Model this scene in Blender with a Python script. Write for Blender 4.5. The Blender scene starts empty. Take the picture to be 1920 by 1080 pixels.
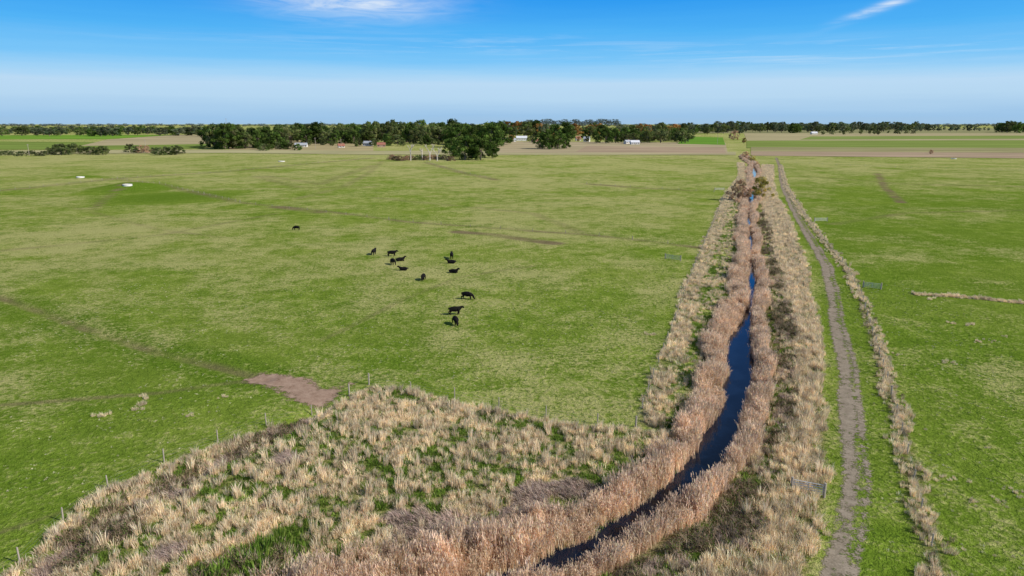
import bpy, math, random
import numpy as np
from mathutils import Vector, Matrix
random.seed(4); rng=np.random.default_rng(7)
scene=bpy.context.scene
# ------------------------------------------------------------------ survey helpers (flat-ground positions in metres)
H=35.0; P=math.atan(308/1280.0); sP,cP=math.sin(P),math.cos(P)
def T(py,z=0.0):
    yv=(540-py)/1280.0
    return (H-z)/(sP-yv*cP), yv
def G(px,py,z=0.0):
    t,yv=T(py,z)
    return ((px-960)/1280.0*t, t*(cP+yv*sP))
def RY(py): return G(960,py)[1]
def hgt(py_top,Y):
    yv=(540-py_top)/1280.0
    return H+Y*(yv*cP-sP)/(cP+yv*sP)
def lin(c): 
    return tuple(((v/255)/12.92 if v/255<=0.04045 else ((v/255+0.055)/1.055)**2.4) for v in c)
def lerp(a,b,t): return a+(b-a)*t
def sstep(a,b,x):
    t=np.clip((x-a)/(b-a),0,1); return t*t*(3-2*t)
_lat={}
def vnoise(x,y,scale,seed=0):
    if seed not in _lat: _lat[seed]=np.random.default_rng(seed+100).random((256,256))
    L=_lat[seed]; x=np.asarray(x,float)/scale; y=np.asarray(y,float)/scale
    xi=np.floor(x).astype(int); yi=np.floor(y).astype(int); fx=x-xi; fy=y-yi
    fx=fx*fx*(3-2*fx); fy=fy*fy*(3-2*fy)
    a=L[xi&255,yi&255]; b=L[(xi+1)&255,yi&255]; c=L[xi&255,(yi+1)&255]; d=L[(xi+1)&255,(yi+1)&255]
    return (a*(1-fx)+b*fx)*(1-fy)+(c*(1-fx)+d*fx)*fy
def fbm(x,y,scale,seed=0):
    return (vnoise(x,y,scale,seed)+.5*vnoise(x,y,scale/2.1,seed+1)+.25*vnoise(x,y,scale/4.3,seed+2))/1.75
# ------------------------------------------------------------------ layout
canal_px=[(-300,1420,2),(300,1290,2.0),(600,1190,1.9),(850,1125,1.7),(1000,1080,1.5),(1110,1030,1.5),(1185,985,1.7),(1252,937,2.0),(1306,893,2.3),(1338,850,2.2),(1362,800,2.0),(1378,760,2.0),(1387,720,2.2),(1386,680,2.5),(1387,640,2.2),(1397,610,1.4),(1407,580,.8),(1411,550,1.2),(1411,515,1.5),(1409,497,.5),(1409,475,.5),(1408,455,1.3),(1407,440,1.0),(1405,430,.4),(1404,415,1.6),(1405,400,.3),(1406,388,.7),(1408,375,2.6),(1412,360,1.0),(1414,340,.4),(1415,325,2.6),(1413,310,.6),(1400,299,2.2),(1396,294,1.5)]
CAN=[(G(a,b,-.75),w) for a,b,w in canal_px]
def canal_dist(X,Y):
    """signed distance to canal line (+ = right bank) and local half width"""
    X=np.asarray(X,float);Y=np.asarray(Y,float)
    best=np.full(X.shape,1e9); sg=np.zeros(X.shape); hw=np.ones(X.shape)
    for ((a,wa),(b,wb)) in zip(CAN[:-1],CAN[1:]):
        dx,dy=b[0]-a[0],b[1]-a[1]; L2=dx*dx+dy*dy
        t=np.clip(((X-a[0])*dx+(Y-a[1])*dy)/L2,0,1)
        ex=X-(a[0]+t*dx); ey=Y-(a[1]+t*dy); d=np.hypot(ex,ey)
        m=d<best; best=np.where(m,d,best); sg=np.where(m,np.sign(dy*ex-dx*ey),sg); hw=np.where(m,wa+(wb-wa)*t,hw)
    return best*sg,hw
def line_dist(pts,X,Y):
    best=np.full(np.shape(X),1e9)
    for a,b in zip(pts[:-1],pts[1:]):
        dx,dy=b[0]-a[0],b[1]-a[1]; L2=dx*dx+dy*dy+1e-9
        t=np.clip(((X-a[0])*dx+(Y-a[1])*dy)/L2,0,1)
        best=np.minimum(best,np.hypot(X-(a[0]+t*dx),Y-(a[1]+t*dy)))
    return best
def table(rows):
    r=sorted([(RY(y),G(a,y)[0],G(b,y)[0]) for y,a,b in rows]); r=np.array(r); return r[:,0],r[:,1],r[:,2]
def inside(tab,X,Y,f=.4):
    xl=np.interp(Y,tab[0],tab[1]); xr=np.interp(Y,tab[0],tab[2])
    m=sstep(-f,f,X-xl)*sstep(-f,f,xr-X)
    return m*(Y>=tab[0][0])*(Y<=tab[0][-1])
R_STRAW=table([(1300,1300,1600),(1080,1300,1510),(1000,1400,1535),(900,1445,1545),(800,1480,1545),(700,1490,1540),(600,1485,1530),(500,1460,1512),(450,1448,1495),(400,1432,1475),(370,1425,1457),(340,1428,1450),(310,1428,1450)])
R_SCRUB=table([(1300,1000,1310),(1080,1150,1320),(1000,1290,1420),(900,1370,1455),(800,1435,1485),(700,1455,1495),(600,1448,1488),(500,1440,1462),(450,1432,1450),(400,1420,1435)])
L_STRAW=table([(800,1195,1232),(750,1208,1250),(700,1225,1268),(600,1262,1298),(500,1300,1328),(400,1343,1365),(370,1355,1378),(330,1385,1400),(305,1382,1395)])
L_BANK=table([(800,1225,1290),(700,1265,1310),(600,1295,1350),(500,1328,1385),(400,1362,1390),(370,1372,1393)])
TRACK=table([(1300,1490,1600),(1060,1543,1612),(1000,1558,1622),(900,1578,1628),(800,1578,1618),(700,1570,1606),(600,1553,1584),(540,1547,1574),(500,1538,1562),(450,1512,1529),(400,1485,1499),(350,1462,1473),(310,1457,1466),(295,1452,1458)])
R_FENCE=table([(1300,1815,1870),(1070,1735,1778),(950,1707,1746),(850,1684,1715),(780,1668,1695),(700,1648,1670),(600,1619,1636),(550,1608,1621),(500,1578,1591),(450,1538,1550),(400,1500,1510),(350,1471,1478),(310,1461,1466)])
HEDGE=[G(1715,551),G(1800,555),G(1920,567),G(2100,585)]
FG=[G(a,b) for a,b in [(-500,1500),(-100,1160),(25,1075),(165,940),(300,880),(470,815),(560,785),(640,760),(690,728),(730,725),(850,752),(960,774),(1080,797),(1195,806),(1262,812),(1262,880),(1210,925),(1120,985),(1020,1035),(850,1085),(600,1140),(200,1300)]]
def inpoly(poly,X,Y):
    c=np.zeros(np.shape(X),bool); n=len(poly)
    for i in range(n):
        x1,y1=poly[i]; x2,y2=poly[(i+1)%n]
        if y1==y2: continue
        k=((y1>Y)!=(y2>Y))&(X<(x2-x1)*(Y-y1)/(y2-y1)+x1); c^=k
    return c
DITCH=[G(a,b) for a,b in [(-200,1290),(60,1085),(200,975),(330,905),(430,855),(540,800),(600,770)]]
DRAIN=[G(a,b) for a,b in [(-300,500),(0,556),(130,606),(300,662),(420,692),(500,712)]]
LINES=[([G(a,b) for a,b in pts],w,k) for pts,w,k in [
 ([(450,380),(600,395),(760,415),(900,425),(1100,440),(1340,468)],3.0,1.5),
 ([(860,434),(930,440),(1040,457)],4.5,2.2),([(520,388),(600,398)],6,2.0),
 ([(0,358),(110,347),(220,335),(420,322),(700,296)],7,1.3),([(220,335),(330,352),(450,380)],4.5,1.5),
 ([(175,395),(190,378),(215,362),(240,352)],2.0,1.7),([(800,305),(870,325),(930,337)],6,1.5),([(500,330),(600,345),(640,330),(700,310)],6,.9),([(480,330),(560,352),(700,350)],6,.8),([(560,372),(640,352),(690,325),(720,300)],4,.8),
 ([(0,470),(300,440),(520,400)],2.6,.8),([(120,385),(300,430),(420,445)],2.0,.8),([(1100,440),(1000,400),(700,370)],3.5,.7),([(0,1000),(230,925),(420,840)],.6,1.8),([(0,760),(300,740),(470,715)],1.0,1.2),([(600,640),(760,560),(860,520),(1000,500)],1.2,.7),
 ([(1100,345),(1200,352),(1300,358)],6,1.4),([(1645,325),(1660,352),(1690,380)],3.5,2),([(1000,288),(1380,300)],8,1.0),([(1500,330),(1700,345),(1920,350)],6,.9),([(1560,420),(1700,400),(1920,395)],3.5,.8)]]
MND=G(243,353); MND2=G(150,333)
def height(X,Y):
    X=np.asarray(X,float);Y=np.asarray(Y,float)
    d,hw=canal_dist(X,Y); a=np.abs(d)-hw
    z=(fbm(X,Y,45,3)-.5)*.6*sstep(4,14,a)*(1-sstep(500,900,Y))
    z=z+(fbm(X,Y,9,5)-.5)*.2*sstep(6,12,a)*(1-sstep(150,260,Y))*(1-inside(TRACK,X,Y,2.0))
    car=np.interp(a,[-2,-.5,0,.8,3,5.5,7],[-1.5,-1.2,-.9,-.6,-.35,-.08,0]); z=z+car*(Y<790)
    dd=line_dist(DITCH,X,Y); z=z-1.0*np.exp(-(dd/1.5)**2)
    dd=line_dist(DRAIN,X,Y); z=z-.35*np.exp(-(dd/1.2)**2)
    z=z+3.2*np.exp(-((X-MND[0])/15)**2-((Y-MND[1])/20)**2)+1.2*np.exp(-((X-MND2[0])/12)**2-((Y-MND2[1])/16)**2)
    return z
# ------------------------------------------------------------------ node helpers
class NT:
    def __init__(s,nt): s.nt=nt; s.nt.nodes.clear()
    def n(s,t,ins=None,**kw):
        nd=s.nt.nodes.new(t)
        for k,v in kw.items(): setattr(nd,k,v)
        if ins:
            for k,v in ins.items():
                if isinstance(v,bpy.types.NodeSocket): s.nt.links.new(v,nd.inputs[k])
                else: nd.inputs[k].default_value=v
        return nd
    def math(s,op,a,b=None,clamp=False):
        nd=s.nt.nodes.new('ShaderNodeMath'); nd.operation=op; nd.use_clamp=clamp
        for i,v in enumerate((a,b)):
            if v is None: continue
            if isinstance(v,bpy.types.NodeSocket): s.nt.links.new(v,nd.inputs[i])
            else: nd.inputs[i].default_value=v
        return nd.outputs[0]
    def mix(s,f,a,b,bt='MIX'):
        nd=s.nt.nodes.new('ShaderNodeMix'); nd.data_type='RGBA'; nd.blend_type=bt
        for i,v in ((0,f),(6,a),(7,b)):
            if isinstance(v,bpy.types.NodeSocket): s.nt.links.new(v,nd.inputs[i])
            else: nd.inputs[i].default_value=(tuple(v)+(1,) if i and len(v)==3 else v)
        return nd.outputs[2]
    def ramp(s,f,stops,interp='LINEAR'):
        nd=s.nt.nodes.new('ShaderNodeValToRGB'); cr=nd.color_ramp; cr.interpolation=interp
        while len(cr.elements)<len(stops): cr.elements.new(.5)
        for e,(p,c) in zip(cr.elements,stops):
            e.position=p; e.color=(c,c,c,1) if not hasattr(c,'__len__') else tuple(c)+(1,)
        s.nt.links.new(f,nd.inputs[0]); return nd.outputs[0]
    def noise(s,vec,scale,detail=4,rough=.55,dist=0):
        nd=s.n('ShaderNodeTexNoise',{'Vector':vec,'Scale':scale,'Detail':detail,'Roughness':rough,'Distortion':dist}); return nd.outputs[0]
def newmat(name):
    m=bpy.data.materials.new(name); m.use_nodes=True; return m,NT(m.node_tree)
def mat_plain(name,col,rough=.8,metal=0,var=.25,scale=3):
    m,t=newmat(name); g=t.n('ShaderNodeNewGeometry'); nz=t.noise(g.outputs['Position'],scale,4)
    c=t.mix(nz,tuple(v*(1-var) for v in col),tuple(min(1,v*(1+var)) for v in col))
    b=t.n('ShaderNodeBsdfPrincipled',{'Base Color':c,'Roughness':rough,'Metallic':metal})
    t.n('ShaderNodeOutputMaterial',{0:b.outputs[0]}); return m
def mat_veg(name,tint=(1,1,1),trans=.25,spread=.25):
    m,t=newmat(name); a=t.n('ShaderNodeAttribute',attribute_name='Col'); oi=t.n('ShaderNodeObjectInfo')
    k=t.math('ADD',t.math('MULTIPLY',oi.outputs['Random'],2*spread),1-spread)
    g=t.n('ShaderNodeNewGeometry'); nz=t.noise(g.outputs['Position'],.25,1)
    k2=t.math('MULTIPLY',k,t.math('ADD',t.math('MULTIPLY',nz,.7),.65))
    kc=t.n('ShaderNodeCombineColor',{0:k2,1:k2,2:k2}).outputs[0]
    c=t.mix(1.0,a.outputs['Color'],tint,'MULTIPLY'); c=t.mix(1.0,c,kc,'MULTIPLY')
    d=t.n('ShaderNodeBsdfDiffuse',{'Color':c}); tr=t.n('ShaderNodeBsdfTranslucent',{'Color':c})
    mx=t.n('ShaderNodeMixShader',{0:trans,1:d.outputs[0],2:tr.outputs[0]})
    t.n('ShaderNodeOutputMaterial',{0:mx.outputs[0]}); return m
# ------------------------------------------------------------------ mesh helpers
class MB:
    def __init__(s): s.v=[];s.f=[];s.m=[];s.c=[]
    def add(s,vs,fs,mat=0,col=(1,1,1)):
        o=len(s.v); s.v+= [tuple(v) for v in vs]; s.c+=[tuple(col)]*len(vs)
        for f in fs: s.f.append(tuple(i+o for i in f)); s.m.append(mat)
    def tube(s,p0,p1,r0,r1,n=6,mat=0,col=(1,1,1),cap=True):
        p0=Vector(p0);p1=Vector(p1);d=(p1-p0)
        if d.length<1e-6:return
        d.normalize(); u=d.orthogonal().normalized(); w=d.cross(u)
        vs=[p0+(u*math.cos(a)+w*math.sin(a))*r0 for a in [2*math.pi*i/n for i in range(n)]]+[p1+(u*math.cos(a)+w*math.sin(a))*r1 for a in [2*math.pi*i/n for i in range(n)]]
        fs=[(i,(i+1)%n,n+(i+1)%n,n+i) for i in range(n)]
        if cap: fs+= [tuple(range(n-1,-1,-1)),tuple(range(n,2*n))]
        s.add(vs,fs,mat,col)
    def box(s,c,sz,mat=0,col=(1,1,1)):
        x,y,z=c;a,b,d=sz[0]/2,sz[1]/2,sz[2]/2
        vs=[(x+i*a,y+j*b,z+k*d) for k in(-1,1) for j in(-1,1) for i in(-1,1)]
        s.add(vs,[(0,2,3,1),(4,5,7,6),(0,1,5,4),(2,6,7,3),(0,4,6,2),(1,3,7,5)],mat,col)
    def mesh(s,name,mats,smooth=False):
        me=bpy.data.meshes.new(name); me.from_pydata(s.v,[],s.f)
        for m in mats: me.materials.append(m)
        me.polygons.foreach_set('material_index',s.m)
        if smooth: me.polygons.foreach_set('use_smooth',[True]*len(s.f))
        a=me.color_attributes.new('Col','FLOAT_COLOR','POINT')
        a.data.foreach_set('color',np.c_[np.array(s.c,dtype=np.float32),np.ones(len(s.c),np.float32)].ravel())
        me.update(); return me
def obj(name,me,loc=(0,0,0),rot=0,scale=(1,1,1),parent=None,coll=None):
    o=bpy.data.objects.new(name,me); (coll or scene.collection).objects.link(o)
    o.location=loc
    o.rotation_euler=(0,0,rot) if not hasattr(rot,'__len__') else rot
    o.scale=scale if hasattr(scale,'__len__') else (scale,)*3
    if parent: o.parent=parent
    return o
def grid_mesh(name,XX,YY,ZZ,mats,cols=None,smooth=True):
    ny,nx=XX.shape; me=bpy.data.meshes.new(name)
    v=np.stack([XX,YY,ZZ],-1).reshape(-1,3).astype(np.float32)
    i=np.arange(nx*ny).reshape(ny,nx); f=np.stack([i[:-1,:-1],i[:-1,1:],i[1:,1:],i[1:,:-1]],-1).reshape(-1,4).astype(np.int32)
    me.vertices.add(len(v)); me.vertices.foreach_set('co',v.ravel())
    me.loops.add(f.size); me.loops.foreach_set('vertex_index',f.ravel())
    me.polygons.add(len(f)); me.polygons.foreach_set('loop_start',np.arange(0,f.size,4,dtype=np.int32))
    me.update(calc_edges=True); me.validate()
    me.polygons.foreach_set('use_smooth',[smooth]*len(f))
    for m in mats: me.materials.append(m)
    if cols is not None:
        a=me.color_attributes.new('Mask','FLOAT_COLOR','POINT'); a.data.foreach_set('color',cols.reshape(-1,4).astype(np.float32).ravel())
    return me
def proto_collection(name,meshes):
    c=bpy.data.collections.new(name)
    for i,me in enumerate(meshes):
        o=bpy.data.objects.new('%s_%02d'%(name,i),me); c.objects.link(o)
    return c
def instancer(name,coll,n,pts,rots,scls,idx):
    me=bpy.data.meshes.new(name); me.vertices.add(len(pts)); me.vertices.foreach_set('co',np.asarray(pts,np.float32).ravel())
    a=me.attributes.new('rot','FLOAT_VECTOR','POINT'); a.data.foreach_set('vector',np.asarray(rots,np.float32).ravel())
    a=me.attributes.new('scl','FLOAT_VECTOR','POINT'); a.data.foreach_set('vector',np.asarray(scls,np.float32).ravel())
    a=me.attributes.new('idx','INT','POINT'); a.data.foreach_set('value',np.asarray(idx,np.int32).ravel())
    o=obj(name,me)
    ng=bpy.data.node_groups.new(name+'_scatter','GeometryNodeTree')
    ng.interface.new_socket('Geometry',in_out='INPUT',socket_type='NodeSocketGeometry'); ng.interface.new_socket('Geometry',in_out='OUTPUT',socket_type='NodeSocketGeometry')
    N=ng.nodes.new; L=ng.links.new
    gi=N('NodeGroupInput'); go=N('NodeGroupOutput'); ip=N('GeometryNodeInstanceOnPoints'); ci=N('GeometryNodeCollectionInfo')
    ci.inputs['Collection'].default_value=coll; ci.inputs['Separate Children'].default_value=True; ci.inputs['Reset Children'].default_value=True
    def na(nm,dt):
        x=N('GeometryNodeInputNamedAttribute'); x.data_type=dt; x.inputs[0].default_value=nm; return x.outputs[0]
    er=N('FunctionNodeEulerToRotation'); L(na('rot','FLOAT_VECTOR'),er.inputs[0])
    L(gi.outputs[0],ip.inputs['Points']); L(ci.outputs[0],ip.inputs['Instance']); ip.inputs['Pick Instance'].default_value=True
    L(na('idx','INT'),ip.inputs['Instance Index']); L(er.outputs[0],ip.inputs['Rotation']); L(na('scl','FLOAT_VECTOR'),ip.inputs['Scale'])
    L(ip.outputs[0],go.inputs[0])
    md=o.modifiers.new('scatter','NODES'); md.node_group=ng; return o
# ------------------------------------------------------------------ ground
def geo_out(a,b,step,g):
    out=[a]; s=step
    while out[-1]<b: out.append(out[-1]+s); s*=g
    return np.array(out)
xs=np.concatenate([-geo_out(90,30000,.7,1.03)[::-1][:-1],np.arange(-90,215,.6),geo_out(215,30000,.7,1.06)])
ys=np.concatenate([-geo_out(-25,6000,2,1.15)[::-1][:-1],np.arange(25,240,.6),geo_out(240,40000,.7,1.012)[:260]])
ys=np.concatenate([ys,geo_out(ys[-1],40000,12,1.08)[1:]])
XX,YY=np.meshgrid(xs,ys)
ZZ=height(XX,YY)
cd,chw=canal_dist(XX,YY); ca=np.abs(cd)-chw
litter=np.zeros(XX.shape); lush=np.zeros(XX.shape); bare_shade=np.zeros(XX.shape)
fgm=inpoly(FG,XX,YY)*1.0
litter=np.maximum(litter,fgm*(.25+.4*fbm(XX,YY,5,11)))
litter=np.maximum(litter,.95*(1-sstep(2.6,4.0,ca))*(YY<830))
for tb,k in((R_STRAW,.7),(L_STRAW,.5),(R_FENCE,.5),(R_SCRUB,.55)): litter=np.maximum(litter,inside(tb,XX,YY)*k)
litter=np.maximum(litter,.5*(1-sstep(.5,1.6,line_dist(HEDGE,XX,YY))))
for pts,w,k in LINES: bare_shade=np.maximum(bare_shade,(1-sstep(w*.25,w,line_dist(pts,XX,YY)))*.42*k*(.35+vnoise(XX,YY,7,21)))  # stock tracks and fence lines, some only shadow lines painted in as brown ground
dr=line_dist(DRAIN,XX,YY); bare_shade=np.maximum(bare_shade,(1-sstep(.4,1.7,dr))*.75*(.2+.9*vnoise(XX,YY,4,22))) 
mx0,my0=G(310,370)
mound=np.exp(-(((XX-mx0)/30)**2+((YY-my0)/30)**2)**1.6)
mound=np.maximum(mound,np.exp(-(((XX-G(250,356)[0])/20)**2+((YY-G(250,356)[1])/26)**2)**1.6))
mound=np.maximum(mound,.8*np.exp(-((XX-MND2[0]-8)/12)**2-((YY-MND2[1]+4)/10)**2))
rf=sstep(0,3,XX-np.interp(YY,R_STRAW[0],R_STRAW[2])); lush=np.maximum(lush,rf*(.5-.3*sstep(200,600,YY))*(YY<1200))
sidel=(YY<np.interp(XX,[p[0] for p in DRAIN],[p[1] for p in DRAIN]))*(XX<-18); lush=np.maximum(lush,sidel*.4)
lush=np.maximum(lush,np.exp(-((dr-3)/3)**2)*.8)
lush=np.maximum(lush,.32*np.exp(-(np.maximum(0,YY-70)/50)**2)*(XX>-22))
lush=np.clip(lush+.38*(fbm(XX,YY,24,91)-.5)*2+.25*(fbm(XX,YY,6,92)-.5)*2*(YY<300),0,1)
lush=np.maximum(lush,mound)
dry=.40+.34*(fbm(XX,YY,45,31)-.5)*2+.40*(fbm(XX,YY,10,35)-.5)*2
dry+= .22*np.exp(-((XX-G(800,500)[0])/40)**2-((YY-G(800,500)[1])/40)**2)+.2*np.exp(-((XX-G(150,440)[0])/60)**2-((YY-G(150,440)[1])/50)**2)
dry+= .22*sstep(250,650,YY)
dry-= .2*rf*(1-sstep(200,700,YY)); dry+=.5*np.exp(-((XX-G(1880,700)[0])/6)**2-((YY-G(1880,700)[1])/9)**2)
dry-= .12*sidel; dry-= 1.0*mound
dry=np.clip(dry,0,1)
cols=np.stack([litter,lush,np.clip(bare_shade,0,.95),dry],-1)
m_ground,t=newmat('pasture_grass')
a=t.n('ShaderNodeAttribute',attribute_name='Mask'); sep=t.n('ShaderNodeSeparateColor',{0:a.outputs['Color']}); mR,mG,mB=sep.outputs; mA=a.outputs['Alpha']
pos=t.n('ShaderNodeNewGeometry').outputs['Position']
n_big=t.noise(pos,.035,3,.6); n_mid=t.noise(pos,.22,5,.74); n_tuft=t.noise(pos,1.3,4,.78,.3); n_fine=t.noise(pos,6,2,.7)
g=t.mix(t.ramp(n_mid,[(.38,0.),(.62,1.)]),(.115,.188,.018),(.205,.290,.036))
g=t.mix(t.math('MULTIPLY',t.ramp(n_big,[(.4,0.),(.62,1.)]),.4),g,(.235,.288,.050))
lg=t.mix(t.ramp(n_tuft,[(.35,0.),(.65,1.)]),(.062,.125,.009),(.152,.240,.024))
g=t.mix(t.math('MULTIPLY',mG,.95),g,lg)
dsum=t.math('ADD',t.math('ADD',t.math('MULTIPLY',n_tuft,1.35),t.math('MULTIPLY',n_mid,.85)),t.math('MULTIPLY',mA,.55))
dfac=t.ramp(t.math('SUBTRACT',dsum,.53),[(.70,0.),(1.0,.78)])
g=t.mix(dfac,g,(.43,.40,.165))
litter_shade=t.mix(t.ramp(n_tuft,[(.38,0.),(.68,1.)]),(.065,.055,.028),(.36,.28,.16))  # litter; its dark end paints in shadow in the gaps between straw tussocks
g=t.mix(t.math('MULTIPLY',mR,t.ramp(n_tuft,[(.35,.7),(.6,1.)])),g,litter_shade)
g=t.mix(mB,g,t.mix(n_mid,(.10,.085,.04),(.28,.215,.12)))
k=t.math('ADD',t.math('MULTIPLY',n_fine,1.4),.32); g=t.mix(1.0,g,t.n('ShaderNodeCombineColor',{0:k,1:k,2:k}).outputs[0],'MULTIPLY')
bp=t.n('ShaderNodeBump',{'Strength':1.0,'Distance':.55,'Height':n_tuft})
b=t.n('ShaderNodeBsdfDiffuse',{'Color':g,'Normal':bp.outputs[0]}); t.n('ShaderNodeOutputMaterial',{0:b.outputs[0]})
obj('ground',grid_mesh('ground',XX,YY,ZZ,[m_ground],cols))
# ------------------------------------------------------------------ water
m_water,t=newmat('canal_water'); pos=t.n('ShaderNodeNewGeometry').outputs['Position']
bp=t.n('ShaderNodeBump',{'Strength':.15,'Distance':.05,'Height':t.noise(pos,2.5,3)})
b=t.n('ShaderNodeBsdfPrincipled',{'Base Color':(.003,.008,.022,1),'Roughness':.05,'IOR':1.33,'Specular IOR Level':.45,'Normal':bp.outputs[0]}); t.n('ShaderNodeOutputMaterial',{0:b.outputs[0]})
cpts=np.array([c[0] for c in CAN]); cw=np.array([c[1] for c in CAN]); seg=np.r_[0,np.cumsum(np.hypot(*np.diff(cpts,axis=0).T))]
S=np.arange(0,seg[-1],2.0); cx=np.interp(S,seg,cpts[:,0]); cy=np.interp(S,seg,cpts[:,1]); ww=np.interp(S,seg,cw)
dx=np.gradient(cx);dy=np.gradient(cy);l=np.hypot(dx,dy);nx_,ny_=dy/l,-dx/l
U=np.array([-1,-.33,.33,1.]); wx=cx[:,None]+nx_[:,None]*U*(ww[:,None]+.9); wy=cy[:,None]+ny_[:,None]*U*(ww[:,None]+.9)
obj('canal_water',grid_mesh('canal_water',wx,wy,np.full(wx.shape,-.75),[m_water]))
# ------------------------------------------------------------------ dirt track + soil patch (sheets with ragged edges)
def mat_dirt(name,c1,c2,c3,con=3.0):
    m,t=newmat(name); a=t.n('ShaderNodeAttribute',attribute_name='Mask'); pos=t.n('ShaderNodeNewGeometry').outputs['Position']
    n1=t.noise(pos,.9,5,.7); n2=t.noise(pos,5,3,.7)
    c=t.mix(t.ramp(n1,[(.35,0.),(.65,1.)]),c1,c2); c=t.mix(t.ramp(n2,[(.5,0.),(.75,.7)]),c,c3)
    sp=t.n('ShaderNodeSeparateColor',{0:a.outputs['Color']})
    f=t.math('ADD',sp.outputs[0],t.math('MULTIPLY',t.math('SUBTRACT',t.math('ADD',t.math('MULTIPLY',n1,.6),t.math('MULTIPLY',n2,.4)),.5),con))
    f=t.ramp(f,[(.36,0.),(.66,1.)])
    b=t.n('ShaderNodeBsdfDiffuse',{'Color':c,'Normal':t.n('ShaderNodeBump',{'Strength':.5,'Distance':.08,'Height':n2}).outputs[0]})
    tr=t.n('ShaderNodeBsdfTransparent'); mx=t.n('ShaderNodeMixShader',{0:f,1:tr.outputs[0],2:b.outputs[0]}); t.n('ShaderNodeOutputMaterial',{0:mx.outputs[0]}); return m
m_track=mat_dirt('track_gravel',(.19,.157,.112),(.31,.26,.195),(.42,.36,.28)); m_soil=mat_dirt('bare_soil',(.27,.18,.125),(.40,.285,.21),(.18,.125,.085),2.6)
Yt=np.concatenate([np.arange(38,240,.6),geo_out(240,TRACK[0][-1],.8,1.02)]); Yt=Yt[Yt<TRACK[0][-1]]
xl=np.interp(Yt,TRACK[0],TRACK[1]);xr=np.interp(Yt,TRACK[0],TRACK[2]); mid=(xl+xr)/2+ (vnoise(Yt,Yt*0,12,41)-.5)*.6; 
V=np.linspace(-1,1,23); wid=2.7
tx=mid[:,None]+V*wid; ty=np.repeat(Yt[:,None],23,1)
va=V*wid
prof=.88*np.exp(-((va+.55)/1.0)**2)+.55*np.exp(-((va-1.2)/.5)**2)+.15*np.exp(-(va/1.5)**2)
pm=np.repeat(prof[None,:],len(Yt),0)*(.65+.6*vnoise(tx,ty,5,43)); pm=np.clip(pm,0,.95); pm*= (1-np.abs(V)**6)
obj('dirt_track',grid_mesh('dirt_track',tx,ty,height(tx,ty)+.035,[m_track],np.stack([pm]*3+[np.ones_like(pm)],-1)))
bx,by=np.meshgrid(np.linspace(G(430,740)[0],G(700,740)[0],60),np.linspace(G(1,790)[1],G(1,680)[1],60))
cpath=[G(492,712),G(547,720),G(575,742),G(592,748),G(650,724)]
bn=fbm(bx,by,3.0,96)
pm=.95*np.exp(-(line_dist(cpath[:4],bx,by)/2.5)**2)+.5*np.exp(-(line_dist(cpath[3:],bx,by)/1.4)**2)+.8*(bn-.5)
obj('bare_soil_patch',grid_mesh('bare_soil_patch',bx,by,height(bx,by)+.05,[m_soil],np.stack([np.clip(pm,0,.95)*sstep(4.6,3.2,line_dist(cpath,bx,by))]*3+[np.ones_like(pm)],-1)))
# ------------------------------------------------------------------ far fields
def field(pts,col,z,name='field'):
    w=[G(*p) for p in pts]; me=bpy.data.meshes.new(name); me.from_pydata([(x,y,z) for x,y in w],[],[tuple(range(len(w)))])
    m,t=newmat('field_soil'); pos=t.n('ShaderNodeNewGeometry').outputs['Position']
    mp=t.n('ShaderNodeMapping',{'Vector':pos,'Scale':(.004,.03,.01)}).outputs[0]
    n1=t.noise(mp,1,5,.65); n2=t.noise(pos,.06,4)
    c=t.mix(t.ramp(n1,[(.35,0.),(.65,1.)]),tuple(v*.72 for v in col),tuple(v*1.25 for v in col)); c=t.mix(t.math('MULTIPLY',n2,.3),c,(.2,.24,.07))
    b=t.n('ShaderNodeBsdfDiffuse',{'Color':c}); t.n('ShaderNodeOutputMaterial',{0:b.outputs[0]})
    me.materials.append(m); o=obj(name,me)
    if me.polygons[0].normal.z<0: me.flip_normals()
PINK=(.40,.29,.21)
field([(-500,292),(430,287),(700,290),(1380,291),(1380,285),(700,283),(430,281),(-500,284)],(.40,.36,.2),.3)
field([(-600,283),(380,279),(395,268),(-600,262)],(.17,.24,.05),.31)
field([(150,274),(395,270),(395,252),(330,253),(200,262)],(.40,.33,.2),.33)
field([(-600,262),(200,261),(330,253),(-600,255)],(.14,.28,.03),.34)
field([(430,281),(700,283),(700,262),(430,262)],(.40,.32,.18),.31)
field([(935,287),(1365,289),(1360,268),(930,265)],(.42,.34,.22),.31)
field([(1080,285),(1362,288),(1357,277),(1100,274)],PINK,.33)
field([(1270,270),(1360,272),(1355,258),(1285,256)],(.12,.27,.03),.34)
field([(1408,292),(2600,304),(2600,284),(1408,279)],PINK,.3)
field([(1408,284),(2600,291),(2600,280),(1408,276)],(.30,.27,.14),.34)
field([(1400,278),(2600,284),(2600,262),(1400,264)],(.19,.25,.06),.31)
field([(1400,264),(2600,262),(2600,250),(1395,250)],(.40,.34,.2),.31)
field([(1500,262),(2000,260),(2000,254),(1520,256)],(.2,.26,.07),.34)
field([(1300,250),(2600,250),(2600,240),(1300,241)],(.26,.25,.13),.3)
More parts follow.
